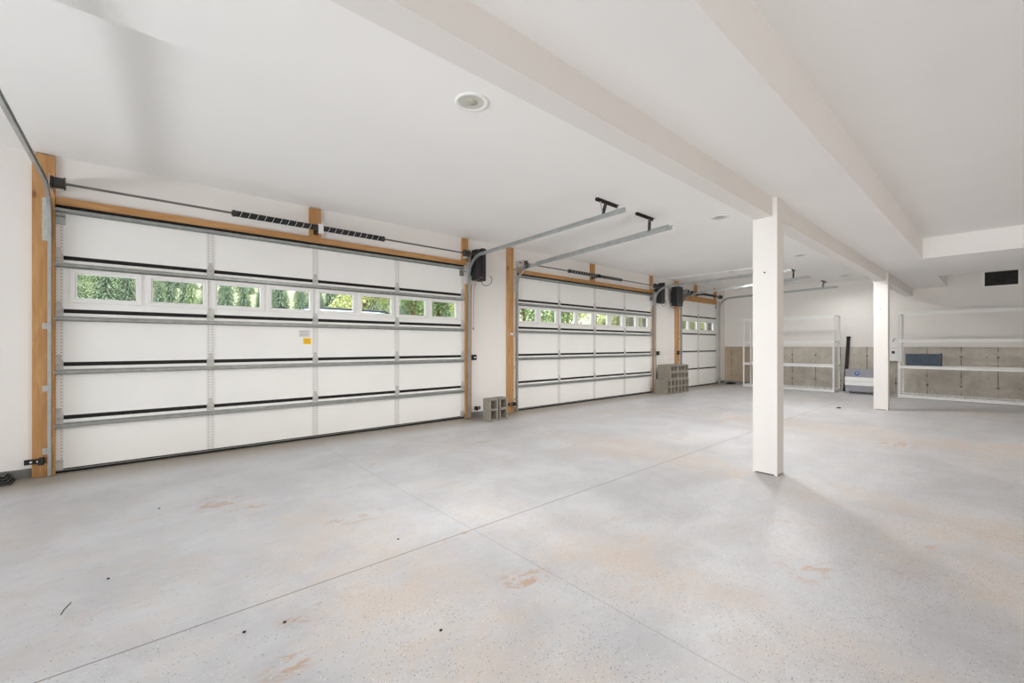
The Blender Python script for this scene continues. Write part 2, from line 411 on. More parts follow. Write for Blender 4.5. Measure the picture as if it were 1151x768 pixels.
def garage_door(idx, X0, W, label, struts, wins, stiles):
    D = thing('garage_door', label, 'garage door', (X0 + W / 2, YW + .03, 0), 'sectional garage doors', 'thing')
    X1 = X0 + W
    for k in range(5):
        z0 = k * SEC + (.045 if k == 0 else .042); z1 = (k + 1) * SEC - (.0 if k < 4 else .018)
        a, b = YW + .004, YW + .05
        mb = MB()
        if k == 3:
            g0, g1 = 1.80, 2.075
            mb.box(X0, X1, a, b, z0, g0); mb.box(X0, X1, a, b, g1, z1)
            xs = [X0] + [q for ww in wins for q in ww] + [X1]
            for i in range(0, len(xs), 2): mb.box(xs[i], xs[i + 1], a, b, g0, g1)
        else: mb.box(X0, X1, a, b, z0, z1)
        s = mb.build('section', 'door', D)
        MB().box(X0 + .02, X1 - .02, YW + .005, YW + .045, k * SEC + .0005 if k else .03, z0).build('joint_seal', 'rubber', s)
        if k == 3:
            for (p, q) in wins:
                fr = MB()
                for (u0, u1, v0, v1) in ((p - .038, q + .038, 1.762, 1.80), (p - .038, q + .038, 2.075, 2.113), (p - .038, p, 1.80, 2.075), (q, q + .038, 1.80, 2.075)):
                    fr.box(u0, u1, YW - .012, YW + .004, v0, v1)
                for (u0, u1, v0, v1) in ((p - .001, q + .001, 1.80, 1.812), (p - .001, q + .001, 2.063, 2.075), (p, p + .012, 1.812, 2.063), (q - .012, q, 1.812, 2.063)):
                    fr.box(u0, u1, YW - .004, YW + .03, v0, v1)
                fr.build('window_frame', 'vinyl', s, bevel=.003)
                MB().box(p + .001, q - .001, YW + .018, YW + .022, 1.801, 2.074).build('window_pane', 'glass', s)
    # bottom seal
    sb = MB().box(X0, X1, YW - .004, YW + .05, .004, .026).build('bottom_seal', 'rubber', D)
    MB().box(X0, X1, YW - .008, YW + .05, .026, .034).build('seal_retainer', 'galv', sb)
    # stiles, one strip per section
    sx = [(X0, X0 + .072)] + [(X0 + W * f - .04, X0 + W * f + .04) for f in stiles] + [(X1 - .05, X1)]
    for (p, q) in sx:
        mb = MB()
        for k in range(5): mb.box(p, q, YW - .001, YW + .01, k * SEC + (.05 if k == 0 else .044), (k + 1) * SEC - (.004 if k < 4 else .018))
        mb.build('stile', 'stile', D, origin=((p + q) / 2, YW, 0))
    if struts:
        for z in [k * SEC - .086 for k in (1, 2, 3, 4)] + [5 * SEC - .074]:
            hat(X0 + .005, X1 - .005, z).build('strut', 'galv', D)
    # hinges over each joint
    for i, (p, q) in enumerate(sx):
        c = (p + q) / 2
        for k in range(1, 5):
            z = k * SEC + .02; mb = MB()
            mb.prism([(c - .036, YW - .004, z - .075), (c + .036, YW - .004, z - .075), (c + .036, YW - .004, z + .015), (c + .014, YW - .004, z + .10), (c - .014, YW - .004, z + .10), (c - .036, YW - .004, z + .015)], (0, 0, 0), (0, -.004, 0))
            mb.cyl((c - .036, YW - .012, z), (c + .036, YW - .012, z), .007, 8)
            if i in (0, len(sx) - 1):
                sgn = -1 if i == 0 else 1
                mb.cyl((c, YW - .02, z), (c + sgn * .055, YW - .02, z), .006, 8)
            mb.build('hinge', 'galv_dull', D)
    # bottom and top corner brackets
    for e, sgn in ((X0, 1), (X1, -1)):
        MB().box(min(e, e + sgn * .07), max(e, e + sgn * .07), YW - .006, YW + .003, .036, .14).build('bottom_bracket', 'galv_dull', D)
        mb = MB().box(min(e, e + sgn * .085), max(e, e + sgn * .085), YW - .012, YW + .003, 2.56, 2.665)
        mb.cyl((e - sgn * .04, YW - .03, 2.645), (e + sgn * .085, YW - .03, 2.645), .008, 8)
        mb.build('top_bracket', 'galv', D)
    return D

wins1 = [(X, X + .487) for X in (-.529, .08, .685, 1.286, 1.894, 2.499, 3.108, 3.714)]
d1 = garage_door(1, *DOORS[0], 'large white sectional garage door on the left with yellow sticker and conifer view', True, wins1, (.26, .5, .745))
wins2 = [(X, X + .475) for X in (5.722, 6.322, 6.943, 7.543, 8.180, 8.785, 9.405, 9.99)]
d2 = garage_door(2, *DOORS[1], 'large white sectional garage door in the middle beside the concrete block stack', True, wins2, (.255, .5, .745))
wins3 = [(12.33, 12.75), (12.87, 13.36), (13.52, 14.01), (14.09, 14.53)]
d3 = garage_door(3, *DOORS[2], 'narrow white single garage door in the far corner', False, wins3, (.48,))
# stickers on the first door
sec = d1.children[2]
mb = MB().box(1.625, 1.775, YW + .001, YW + .004, 1.432, 1.528); st = mb.build('care_label', 'paper', sec)
st['label'] = 'white printed label above the yellow sticker'
mb = MB()
for i in range(5): mb.box(1.64, 1.76 - .02 * (i % 2), YW + .0004, YW + .001, 1.444 + .016 * i, 1.449 + .016 * i)
mb.build('print', 'ink', d1)
st = MB().box(1.685, 1.785, YW + .001, YW + .004, 1.332, 1.416).build('warning_sticker', 'yellow', sec); st['label'] = 'yellow warning sticker'
mb = MB()
for i in range(3): mb.box(1.70, 1.77, YW + .0004, YW + .001, 1.35 + .02 * i, 1.356 + .02 * i)
mb.build('print', plain('sticker_print', srgb(200, 140, 20)), d1)

# ------------------------------------------------------------------ timber around the doors
BX = [('left of the large left door', -.826, -.684 + .0), ]
def board(x0, x1, z0, z1, label, name='jamb_board', y0=None, mat='wood'):
    return tag(MB().box(x0, x1, (YW - .04) if y0 is None else y0, YW - .002, z0, z1).build(name, mat, bevel=.002), label, 'wooden board', 'pine boards around the garage doors')
board(-.826, -.668, 0, 3.235, 'tall knotty pine board at the left edge of the first large garage door')
board(4.385, 4.515, 0, 2.42, 'thin visible strip of pine board right of the first large garage door')
board(4.312, 4.440, 2.832, 3.235, 'short pine block beside the black opener of the first large door')
board(5.372, 5.532, 0, 3.235, 'tall knotty pine board behind the pair of upright concrete blocks')
board(10.69, 10.80, 0, 2.42, 'narrow strip of pine board left of the concrete block stack')
board(10.545, 10.67, 2.832, 3.235, 'short pine block at the upper right of the middle door')
board(11.93, 12.13, 0, 3.235, 'pine board standing behind the concrete block stack')
board(14.53, 14.72, 2.86, 3.235, 'short pine block above the right end of the narrow far door')
for (X0, W), zt, nm in zip(DOORS, (2.832, 2.832, 2.86), ('first large left', 'middle', 'narrow far')):
    e = .02 if nm != 'narrow far' else .0
    board(X0 + .02 if X0 < 0 else X0 - .06, X0 + W + (e if nm != 'narrow far' else -.04), DH + (.004 if nm != 'narrow far' else -.06), zt, 'long horizontal pine board above the %s door' % nm, 'header_board', mat='wood_h')
    if nm != 'narrow far': tag(MB().box(X0 + .01, X0 + W - .01, YW - .03, YW + .03, DH - .016, DH + .0035).build('weather_strip', 'rubber'), 'black rubber strip along the top edge of the %s door' % nm, 'weather strip', 'black strips over the garage doors')
board(1.752, 1.908, 2.832, 3.235, 'vertical pine block behind the springs of the first large left door', 'spring_board')
board(7.945, 8.11, 2.832, 3.235, 'vertical pine block behind the springs of the middle door', 'spring_board')
board(13.13, 13.31, 2.86, 3.235, 'vertical pine block behind the springs of the narrow far door', 'spring_board')

# ------------------------------------------------------------------ tracks
CPROF = [(.012, -.027), (-.013, -.027), (-.013, -.021), (.007, -.023), (.007, .023), (-.013, .021), (-.013, .027), (.012, .027)]
def track(x, label, side, double=False, zt=2.95, yend=2.985):
    # side -1: on the door's left, +1: on its right
    T = thing('door_track', label, 'garage door track', (x, YW - .1, 0), 'overhead garage door tracks')
    yv = YW - .088; r = .36; zt = 2.825 if double else 2.90; ze = 2.965
    pts = [(x, yv, .01), (x, yv, 1.0), (x, yv, zt - r)]
    pts += [(x, yv - r + r * math.cos(a), zt - r + r * math.sin(a)) for a in [math.pi / 2 * i / 10 for i in range(1, 11)]]
    nv = len(pts)
    zs_ = lambda y: zt + (ze - zt) * (yv - r - y) / (yv - r - yend)
    pts += [(x, y, zs_(y)) for y in (4.6, yend)]
    prof = [(a * side, b) for a, b in CPROF]
    MB().sweep(pts[:nv], prof, (1, 0, 0)).build('vertical_track', 'track', T)
    hp = MB().sweep(pts[nv - 1:], prof, (1, 0, 0))
    xa = x + side * .014; y1 = 5.7
    hp.obox((xa, yend + .05, zs_(yend) + .012), (xa, y1, zs_(y1) + .012), .004, .05)
    hp.obox((xa + side * .011, yend + .05, zs_(yend) + .038), (xa + side * .011, y1, zs_(y1) + .038), .022, .004)
    if double: hp.sweep([(x, YW - .06, zt - .005), (x, yv - r, zt)], prof, (1, 0, 0))
    hp.build('horizontal_track', 'track', T)
    # flag angle and jamb brackets
    xo = x + side * .036
    mb = MB().box(xo - .020, xo + .020, YW - .046, YW - .041, 2.37, 2.80)
    mb.box(x + side * .014 - .002, x + side * .014 + .002, yv - .01, YW - .041, 2.37, 2.80)
    for i in range(7): mb.cyl((xo, YW - .046, 2.41 + .058 * i), (xo, YW - .05, 2.41 + .058 * i), .009, 8)
    mb.build('flag_bracket', 'galv_dull', T)
    for z in (.25, .88, 1.51):
        mb = MB().box(xo - .02, xo + .03, YW - .046, YW - .041, z - .03, z + .03)
        mb.box(x + side * .014 - .002, x + side * .014 + .002, yv - .01, YW - .041, z - .02, z + .02)
        mb.cyl((xo, YW - .046, z), (xo, YW - .056, z), .010, 6)
        mb.build('jamb_bracket', 'galv_dull', T)
    return T
def hanger(T, x, side, dx0, dx1, dxs, yh=3.335, zt=2.955, ztop=ZC):
    MB().box(x + dx0, x + dx1, yh - .018, yh + .018, ztop - .005, ztop - .0005).box(x + dx0, x + dx1, yh + .014, yh + .018, ztop - .036, ztop - .005).build('ceiling_angle', 'dark_metal', T)
    b = Vector((x + side * .02, yh, zt + .02)); e = Vector((x + dxs, yh, ztop - .028))
    mb = MB().obox(b, e, .034, .005, (0, 1, 0)); mb.obox(b + Vector((0, .014, 0)), e + Vector((0, .014, 0)), .005, .03, (0, 1, 0))
    for i in range(8):
        q = b.lerp(e, (i + .7) / 8.6); mb.box(q.x - .023, q.x + .023, yh - .006, yh - .003, q.z - .009, q.z + .009)
    mb.build('hanger_strap', 'dark_metal', T)
    MB().obox(b, (x - .02, yh, ztop - .028), .02, .006, (0, 1, 0)).build('hanger_brace', 'galv_dull', T)
tx = [(-.700, -1, 'galvanised overhead track at the far left edge of the room', False), (4.425, 1, 'galvanised overhead track at the right of the first large door', False),
      (5.575, -1, 'galvanised overhead track at the left of the middle door', True), (10.70, 1, 'galvanised overhead track at the right of the middle door', False),
      (12.17, -1, 'galvanised overhead track at the left of the narrow far door', True), (14.80, 1, 'galvanised overhead track at the right of the narrow far door', False)]
for x, sd, lb, db in tx:
    T = track(x, lb, sd, db)
    if x > 0: hanger(T, x, sd, *((-.11, .36, .09) if sd > 0 else (-.36, .10, -.01)))

# ------------------------------------------------------------------ torsion springs
def torsion(xa, xb, springs, drums, label, tagx=None):
    ys, zs = 6.12, 2.925
    T = thing('torsion_shaft', label, 'torsion spring shaft', ((xa + xb) / 2, ys, zs), 'torsion spring shafts above the doors')
    MB().cyl((xa, ys, zs), (xb, ys, zs), .0125, 12).build('shaft', 'shaft_steel', T)
    for (a, b) in springs:
        n = int((b - a) / .011); pts = []
        for i in range(n * 8 + 1):
            t_ = i / 8 * 2 * math.pi; pts.append((a + .04 + (b - a - .08) * i / (n * 8), ys + .034 * math.cos(t_), zs + .034 * math.sin(t_)))
        sp = MB().tube(pts, .005, 5).build('spring', 'black', T, smooth=True)
        MB().cyl((a + .03, ys, zs), (b - .03, ys, zs), .033, 14).build('spring_core', 'rubber', sp)
        if xa < 6:                                     # painted line that spirals where the spring was wound
            m = int((b - a - .08) / .088 * 14)
            MB().tube([(a + .04 + (b - a - .08) * i / m, ys + .0395 * math.cos(-i / 14 * 2 * math.pi), zs + .0395 * math.sin(-i / 14 * 2 * math.pi)) for i in range(m + 1)], .0028, 5).build('wind_stripe', 'paper', sp)
        for e, sgn in ((a, 1), (b, -1)):
            MB().cyl((e, ys, zs), (e + sgn * .05, ys, zs), .043, 14, .033).cyl((e, ys, zs), (e - sgn * .012, ys, zs), .03, 12).build('spring_cone', 'dark_metal', T)
    for dx in drums:
        mb = MB()
        for k, r in ((0, .062), (.016, .054), (.075, .054), (.085, .062)):
            mb.cyl((dx + k, ys, zs), (dx + k + (.059 if r == .054 and k < .05 else .010), ys, zs), r, 20)
        mb.build('cable_drum', 'dark_metal', T)
    # bearing plates back to the timber
    c = (springs[0][1] + springs[-1][0]) / 2
    mb = MB().box(c - .03, c + .03, YW - .047, YW - .041, zs - .06, zs + .06); mb.box(c - .003, c + .003, ys - .04, YW - .041, zs - .04, zs + .04)
    mb.build('bearing_plate', 'dark_metal', T)
    for dx in (drums[0] - .012, drums[-1] + .10):
        MB().box(dx - .003, dx + .003, ys - .05, YW - .041, zs - .06, zs + .06).build('end_plate', 'galv_dull', T)
    if tagx: MB().box(tagx, tagx + .065, ys - .066, ys - .063, 2.835, 2.965).box(tagx, tagx + .065, ys - .063, ys - .03, 2.958, 2.962).build('paper_tag', 'paper', T)['label'] = 'white paper tag hanging on the spring'
    return T
torsion(-.735, 4.40, [(.83, 1.80), (1.87, 2.757)], (-.672, 4.23), 'spring shaft with spiral striped black springs above the first large door', 1.80)
torsion(5.52, 10.62, [(6.97, 7.93), (8.04, 8.894)], (5.605, 10.45), 'spring shaft with black springs above the middle door')
torsion(12.0, 14.72, [(12.55, 13.18), (13.26, 14.2)], (12.20, 14.52), 'short spring shaft above the narrow far door')

# ------------------------------------------------------------------ jackshaft openers
def opener(x0, x1, z0, z1, label, side):
    O = thing('door_opener', label, 'garage door opener', ((x0 + x1) / 2, 6.2, z0), 'black wall mounted door openers')
    ya, yb = 6.06, 6.235
    xm = x0 + (x1 - x0) * .55
    if side > 0: MB().box(x0, xm, ya + .012, yb, z0 + .01, z1 - .03).build('motor_housing', 'black', O, bevel=.012)
    MB().box(x0 if side < 0 else xm + .002, x1, ya, yb, z0, z1).build('control_cover', 'black', O, bevel=.014)
    MB().box(x0 + (.06 if side > 0 else .17), x1 - .03, yb, YW - .0405 if side == 0 else YW - .001, z0 + .12, z1 - .12).build('mounting_bracket', 'dark_metal', O)
    xs = x0 - .02 if side > 0 else x1 + .02
    MB().cyl((xs - .06, 6.12, 2.925), (xs + .06, 6.12, 2.925), .035, 14).build('shaft_coupling', 'dark_metal', O)
    p = Vector((x1 - .06, ya + .06, z0)) if side > 0 else Vector((x0 + .05, ya + .06, z0))
    d = 1 if side > 0 else -1
    pts = [p + Vector((d * q, .12 * q, z)) for q, z in ((0, .004), (.02, -.05), (.08, -.075), (.16, -.06), (.24, -.01), (.27, .07), (.22, .12))]
    MB().tube(pts, .006, 6).build('power_cord', 'black', O)
    MB().box(x0 + .06, x1 - .08, ya - .003, ya + .012, z0 + .05, z0 + .056).build('indicator_strip', 'grey_plastic', O)
    return O
opener(4.46, 4.665, 2.47, 3.055, 'black wall mounted opener at the right of the first large door', 1)
opener(10.72, 10.90, 2.47, 3.045, 'black wall mounted opener at the right of the middle door', 1)
opener(11.56, 11.90, 2.45, 3.02, 'black wall mounted opener at the left of the narrow far door', -1)
# emergency release cord
t = thing('release_cord', 'thin red release cord hanging beside the first large door', 'pull cord', (4.54, 6.28, 1.60))
MB().tube([(4.54, 6.2, 2.467), (4.545, 6.27, 2.3), (4.54, 6.28, 1.64)], .003, 6).build('cord', 'red', t)
MB().cyl((4.54, 6.28, 1.60), (4.54, 6.28, 1.645), .014, 10, .006).build('cord_handle', 'red', t)

# small wall devices beside the doors
def lockbox(x, y1, label):
    t = thing('door_lock', label, 'door lock', (x, y1, 1.05), 'black door locks on the jambs')
    MB().box(x - .05, x + .06, y1 - .055, y1, 1.045, 1.145).build('lock_housing', 'black', t, bevel=.006)
    MB().box(x + .0, x + .04, y1 - .058, y1 - .055, 1.085, 1.105).build('lock_label', 'paper', t)
    MB().cyl((x - .05, y1 - .03, 1.095), (x - .08, y1 - .03, 1.095), .008, 8).build('bolt', 'galv', t)
lockbox(4.56, YW - .041 if False else YW - .001, 'small black lock box beside the right track of the first large door')
lockbox(10.95, YW - .001, 'small black lock box right of the middle door above the blocks')
lockbox(12.03, YW - .041, 'small black lock box on the pine board behind the block stack')
def sensor(x, y1, side, label):
    t = thing('safety_sensor', label, 'safety sensor', (x, y1, .14), 'safety sensors at the door feet')
    MB().box(min(x, x + side * .12), max(x, x + side * .12), y1 - .02, y1 - .001, .135, .185).build('sensor_bracket', 'black', t)
    b = MB().box(x - .02, x + .02, y1 - .09, y1 - .02, .13, .20).build('sensor_body', 'black', t, bevel=.005)
    for q in (.03, .075):
        MB().cyl((x + side * q, y1 - .02, .16), (x + side * q, y1 - .026, .16), .010, 8).build('screw', 'white_plastic', t)
for x, sd, yy, lb in ((-.755, -1, YW - .04, 'black safety sensor low on the pine board at far left'), (4.60, 1, YW - .012, 'black safety sensor at the right foot of the first large door'),
                  (5.50, -1, YW - .04, 'black safety sensor at the foot of the board behind the two blocks'), (14.86, 1, YW - .012, 'black safety sensor at the right foot of the narrow far door')):
    sensor(x, yy, sd, lb)
# two small fittings on the board left of the middle door
t = thing('toggle_latch', 'small white plastic fitting on the pine board left of the middle door', 'latch', (5.49, YW - .04, 1.52))
MB().box(5.44, 5.495, YW - .07, YW - .041, 1.51, 1.56).build('latch_body', 'white_plastic', t, bevel=.005); MB().cyl((5.467, YW - .07, 1.535), (5.467, YW - .085, 1.535), .012, 10).build('latch_button', 'white_plastic', t)

# ------------------------------------------------------------------ recessed lights
def downlight(x, y, z, label, power=98):
    lamp('downlight_lamp', 'SPOT', (x, y, z - .02), (x, y, 0), power, (1.0, .984, .965), spot_size=math.radians(168), spot_blend=.6, shadow_soft_size=.12)
    t = thing('recessed_light', label, 'ceiling light', (x, y, z - .012), 'round recessed ceiling lights')
    MB().lathe((x, y, z), [(.128, -.0005), (.128, -.007), (.118, -.012), (.098, -.010), (.092, .0), (.092, -.0005)], 36).build('trim_ring', 'white_plastic', t, smooth=True)
    MB().lathe((x, y, z), [(.0, -.0035), (.05, -.004), (.085, -.005), (.094, -.006)], 36).build('lens', 'lens', t, smooth=True)
    MB().lathe((x, y, z), [(.0, -.012), (.03, -.011), (.042, -.006), (.043, -.003)], 24).build('bulb_face', plain('dim_bulb', srgb(176, 174, 160), .4), t, smooth=True)
for x, y, z, pw, lb in ((1.90, 2.65, ZC, 190, 'large round recessed ceiling light nearest the camera'), (6.33, 2.665, ZC, 240, 'round recessed ceiling light left of the near column top'),
                 (10.26, 2.709, ZC, 225, 'round recessed ceiling light just right of the near column'), (14.15, 2.707, ZC, 60, 'round recessed ceiling light close to the back wall'),
                 (11.57, 4.58, 3.235, 45, 'small looking recessed light over the gap between middle and far doors')):
    downlight(x, y, z, lb, pw)
downlight(8.38, -.34, 3.16, 'round recessed ceiling light cut by the right edge of the photo', 25)

# ------------------------------------------------------------------ concrete blocks
def block(label, group):
    # stretcher block lying: length X .39, depth(height) Z .19 with the two cores open along Y, .19 deep
    L, H_, Dp, t_ = .39, .19, .19, .032
    mb = MB(); x = -L / 2
    mb.box(-L / 2, L / 2, 0, Dp, 0, t_); mb.box(-L / 2, L / 2, 0, Dp, H_ - t_, H_)
    for a, b in ((-L / 2, -L / 2 + t_), (-.018, .018), (L / 2 - t_, L / 2)): mb.box(a, b, 0, Dp, t_, H_ - t_)
    return mb
def halfblock():
    mb = MB(); L, H_, Dp, t_ = .19, .19, .19, .032
    mb.box(-L / 2, L / 2, 0, Dp, 0, t_); mb.box(-L / 2, L / 2, 0, Dp, H_ - t_, H_)
    for a, b in ((-L / 2, -L / 2 + t_), (L / 2 - t_, L / 2)): mb.box(a, b, 0, Dp, t_, H_ - t_)
    return mb
flat = block('', '').build('concrete_block', 'block', origin=(0, 0, 0), bevel=.004)
upr = MB(); src = block('', '')
upr.add([(p[2] - .095, p[1], p[0] + .195) for p in src.v], src.f); upr = upr.build('concrete_block', 'block', origin=(0, 0, 0), bevel=.004)
half = halfblock().build('concrete_block', 'block', origin=(0, 0, 0), bevel=.004)
used = set()
def place(proto, x, y, z, label, group, rz=0.0):
    o = proto
    if proto.name in used: o = proto.copy(); COL.objects.link(o)
    used.add(proto.name)
    o.location = (x, y, z); o.rotation_euler = (0, 0, rz)
    return tag(o, label, 'concrete block', group)
G = 'grey concrete blocks standing as a pair'
place(upr, 4.597, 5.75, 0, 'left one of two upright grey concrete blocks between the large doors', G)
place(upr, 4.825, 5.76, 0, 'right one of two upright grey concrete blocks between the large doors', G)
G = 'grey concrete blocks of the stack'
pos = ['leftmost', 'second from left', 'third from left', 'third from right', 'second from right', 'rightmost']
for i in range(6):
    place(upr, 10.55 + .0975 + i * .1945, 5.80, 0, '%s upright concrete block in the bottom front row of the stack' % pos[i], G)
    place(upr, 10.55 + .0975 + i * .1945, 5.995, 0, '%s upright concrete block in the bottom rear row of the stack' % pos[i], G)
for lv, nm in ((0, 'lower'), (1, 'top')):
    z = .391 + lv * .192
    for j, y, d in ((0, 5.80, 'front'), (1, 5.995, 'rear')):
        place(flat, 10.91, y, z, 'left lying concrete block, %s %s course of the stack' % (nm, d), G)
        place(flat, 11.305, y, z, 'middle lying concrete block, %s %s course of the stack' % (nm, d), G)
        place(half, 11.60, y, z, 'half concrete block at right end, %s %s course of the stack' % (nm, d), G)

# ------------------------------------------------------------------ shelving racks on the back wall
def rack(x0, x1, y0, y1, levels, label):
    R = thing('shelving_rack', label, 'shelving rack', ((x0 + x1) / 2, (y0 + y1) / 2, 0), 'white steel shelving racks')
    zt = levels[-1] + .03
    for x in (x0, x1):
        for y in (y0, y1):
            sx = 1 if x == x0 else -1; sy = 1 if y == y0 else -1
            mb = MB().box(min(x, x + sx * .004), max(x, x + sx * .004), min(y, y + sy * .045), max(y, y + sy * .045), 0, zt)
            mb.box(min(x, x + sx * .045), max(x, x + sx * .045), min(y, y + sy * .004), max(y, y + sy * .004), 0, zt)
            mb.build('upright', 'shelf_perf', R, origin=(x, y, 0))
    for k, z in enumerate(levels):
        mb = MB()
        for x, sg in ((x0 - .003, 1), (x1 + .003, -1)):
            a, b = sorted((x, x + sg * .012)); mb.box(a, b, y0 - .002, y1 + .002, z - .036, z + .036)
            a, b = sorted((x, x + sg * .035)); mb.box(a, b, y0, y1, z + .010, z + .016)
        for y, sg in ((y0, 1), (y1, -1)):
            a, b = sorted((y, y + sg * .012)); mb.box(x0, x1, a, b, z - .032, z + .032)
        bm_ = mb.build('shelf_beam', 'shelf', R)
        if k < 2:
            mb = MB(); n = int((y1 - y0) / .145)
            for i in range(n):
                y = y0 + .07 + i * (y1 - y0 - .14) / max(1, n - 1)
                mb.box(x0 + .006, x1 - .006, y - .038, y + .038, z + .017, z + .024); mb.box(x0 + .01, x1 - .01, y - .038, y - .034, z - .01, z + .017); mb.box(x0 + .01, x1 - .01, y + .034, y + .038, z - .01, z + .017)
            mb.build('deck_slats', 'shelf', R)
    return R
def perf_mat():
    t = NT('white_upright_with_slots'); v = t.coord(); x, y, z = t.xyz(v)
    fz = t.math('FRACT', t.math('MULTIPLY', z, 1 / .05))
    ay = t.math('ABSOLUTE', y); ctr = t.math('MULTIPLY', t.math('LESS_THAN', fz, .45), t.math('LESS_THAN', t.math('ABSOLUTE', t.math('SUBTRACT', ay, .026)), .006))
    return t.fin(t.mix(ctr, srgb(240, 240, 238), srgb(120, 118, 114)), .45)
M['shelf_perf'] = perf_mat()
rack(14.42, 15.05, 2.99, 5.36, (.05, .735, 1.41, 2.13), 'white steel shelving rack behind the near column, empty')
rack(14.33, 14.95, -.95, 1.67, (.05, .775, 1.43, 2.125), 'white steel shelving rack at right holding the dark blue case')
# case on the right rack
t = thing('storage_case', 'dark slate blue case lying on the middle shelf of the right rack', 'storage case', (14.6, 1.25, .80))
MB().box(14.37, 14.8, .955, 1.535, .80, 1.10).build('case_body', 'bluebox', t, bevel=.012)
MB().box(14.36, 14.81, .915, .955, .80, 1.115).build('case_lid', 'bluebox', t, bevel=.008)
MB().box(14.362, 14.372, 1.0, 1.5, 1.055, 1.062).box(14.36, 14.37, 1.36, 1.40, .93, .95).build('case_latch', 'dark_metal', t)
# wall control panel, outlets, grille
t = thing('wall_panel', 'white metal box with small black display on the back wall', 'wall box', (15.43, 1.88, .90))
MB().box(15.36, XB - .0005, 1.72, 2.02, .89, 1.245).build('box_cover', 'white_plastic', t, bevel=.006)
MB().box(15.365, XB - .0125, 1.72, 2.02, 1.252, 1.405).build('top_cover', 'white_plastic', t, bevel=.006)
MB().box(15.355, 15.36, 1.855, 1.92, 1.09, 1.16).build('display', 'black', t)
MB().tube([(15.4, 1.9, 1.40), (15.42, 1.89, 1.47), (15.44, 1.86, 1.5)], .012, 8).build('cable', 'grey_plastic', t)
for y, lb in ((1.37, 'white wall outlet behind the rack, the left one'), (1.05, 'white wall outlet behind the rack, the right one')):
    t = thing('wall_outlet', lb, 'wall outlet', (XB - .013, y, 1.32), 'white outlets behind the right rack')
    MB().box(XB - .02, XB - .0125, y - .04, y + .04, 1.275, 1.375).build('cover_plate', 'white_plastic', t, bevel=.003)
    MB().box(XB - .024, XB - .02, y - .018, y + .018, 1.29, 1.32).box(XB - .024, XB - .02, y - .018, y + .018, 1.33, 1.36).build('socket', 'paper', t, bevel=.002)
def grille(y0, y1, label):
    t = thing('air_vent', label, 'air vent', (XB - .03, (y0 + y1) / 2, 2.72))
    a, b = XB - .035, XB - .0125
    MB().box(a, b, y0, y1, 2.715, 2.75).box(a, b, y0, y1, 3.085, 3.12).box(a, b, y0, y0 + .04, 2.75, 3.085).box(a, b, y1 - .04, y1, 2.75, 3.085).build('vent_frame', 'white_plastic', t, bevel=.003)
    MB().box(b - .004, b, y0 + .04, y1 - .04, 2.75, 3.085).build('vent_duct', 'hole', t)
    for i in range(7):
        z = 2.77 + i * .047
        MB().prism([(b - .005, 0, z), (b - .02, 0, z + .022), (b - .017, 0, z + .026), (b - .002, 0, z + .004)], (0, y0 + .04, 0), (0, y1 - .04, 0)).build('louver', 'dark_metal', t)
grille(-.335, .27, 'black louvred air vent in white frame high on the back wall')
# grey and white floor unit with blue badge
t = thing('floor_heater', 'low grey and white floor cabinet with round blue badge at the back wall', 'floor cabinet', (14.85, 2.35, 0))
xa, xb, ya, yb = 14.62, 15.1, 1.95, 2.79
MB().box(xa, xb, ya, yb, .06, .225).build('lower_band', 'grey_plastic', t, bevel=.008)
MB().box(xa - .012, xb, ya - .006, yb + .006, .225, .335).box(xa - .012, xb, ya - .006, yb + .006, .34, .45).build('drawer_front', 'white_plastic', t, bevel=.006)
MB().box(xa, xb, ya, yb, .45, .66).build('upper_band', 'grey_plastic', t, bevel=.01)
MB().cyl((xa, 2.53, .55), (xa - .008, 2.53, .55), .055, 24).build('badge', 'blue', t)
MB().box(xa - .011, xa - .008, 2.50, 2.56, .545, .555).box(xa - .011, xa - .008, 2.51, 2.55, .565, .575).build('badge_mark', 'white_plastic', t)
MB().box(xa - .002, xa, 2.02, 2.26, .53, .54).box(xa - .002, xa, 2.02, 2.2, .15, .16).build('nameplate', 'ink', t)
for y in (ya + .05, yb - .08):
    for x in (xa + .02, xb - .06): MB().box(x, x + .05, y, y + .06, 0, .06).build('foot', 'grey_plastic', t)
# black tube leaning beside it
t = thing('drain_pipe', 'tall black tube leaning upright between rack and floor cabinet', 'pipe', (15.2, 2.9, 0))
MB().cyl((15.24, 2.915, .0), (15.40, 2.86, 1.56), .042, 18).build('tube', 'black', t, smooth=False)
MB().cyl((15.239, 2.9155, .0), (15.244, 2.9135, .05), .05, 18).build('coupling', 'rubber', t)
MB().cyl((15.394, 2.862, 1.51), (15.40, 2.86, 1.565), .048, 18).build('end_cap', 'rubber', t)

# odds and ends on the floor
t = thing('slat_bundle', 'dark grey stack of thin slats on the floor at left edge', 'slats', (-1.1, 6.18, 0))
for i in range(4):
    MB().box(-1.5, -.93 - .015 * i, 6.10 + .02 * i, 6.31, .002 + i * .022, .018 + i * .022).build('slat', 'dark_metal', t, bevel=.003)
mb = MB(); pts = []
for i in range(90):
    a = i / 90 * 2 * math.pi * 3.2; r = .15 + .018 * math.sin(a * .7); pts.append((15.15 + r * 1.3 * math.cos(a), 6.02 + r * .8 * math.sin(a), .014 + .008 * i / 30))
tag(mb.tube(pts, .012, 8).build('cable_coil', 'rubber'), 'coil of dark cable on the floor in the far corner', 'cable')
tag(MB().lathe((10.98, 2.2, 0), [(.03, 0), (.045, .006), (.03, .02), (0, .026)], 12).build('debris_lump', 'hole'), 'small dark lump lying on the floor in front of the floor cabinet', 'debris')
mb = MB().tube([(-0.300, 3.004, .003), (-0.293, 3.053, .003), (-0.284, 3.083, .003), (-0.274, 3.114, .003)], .002, 5)
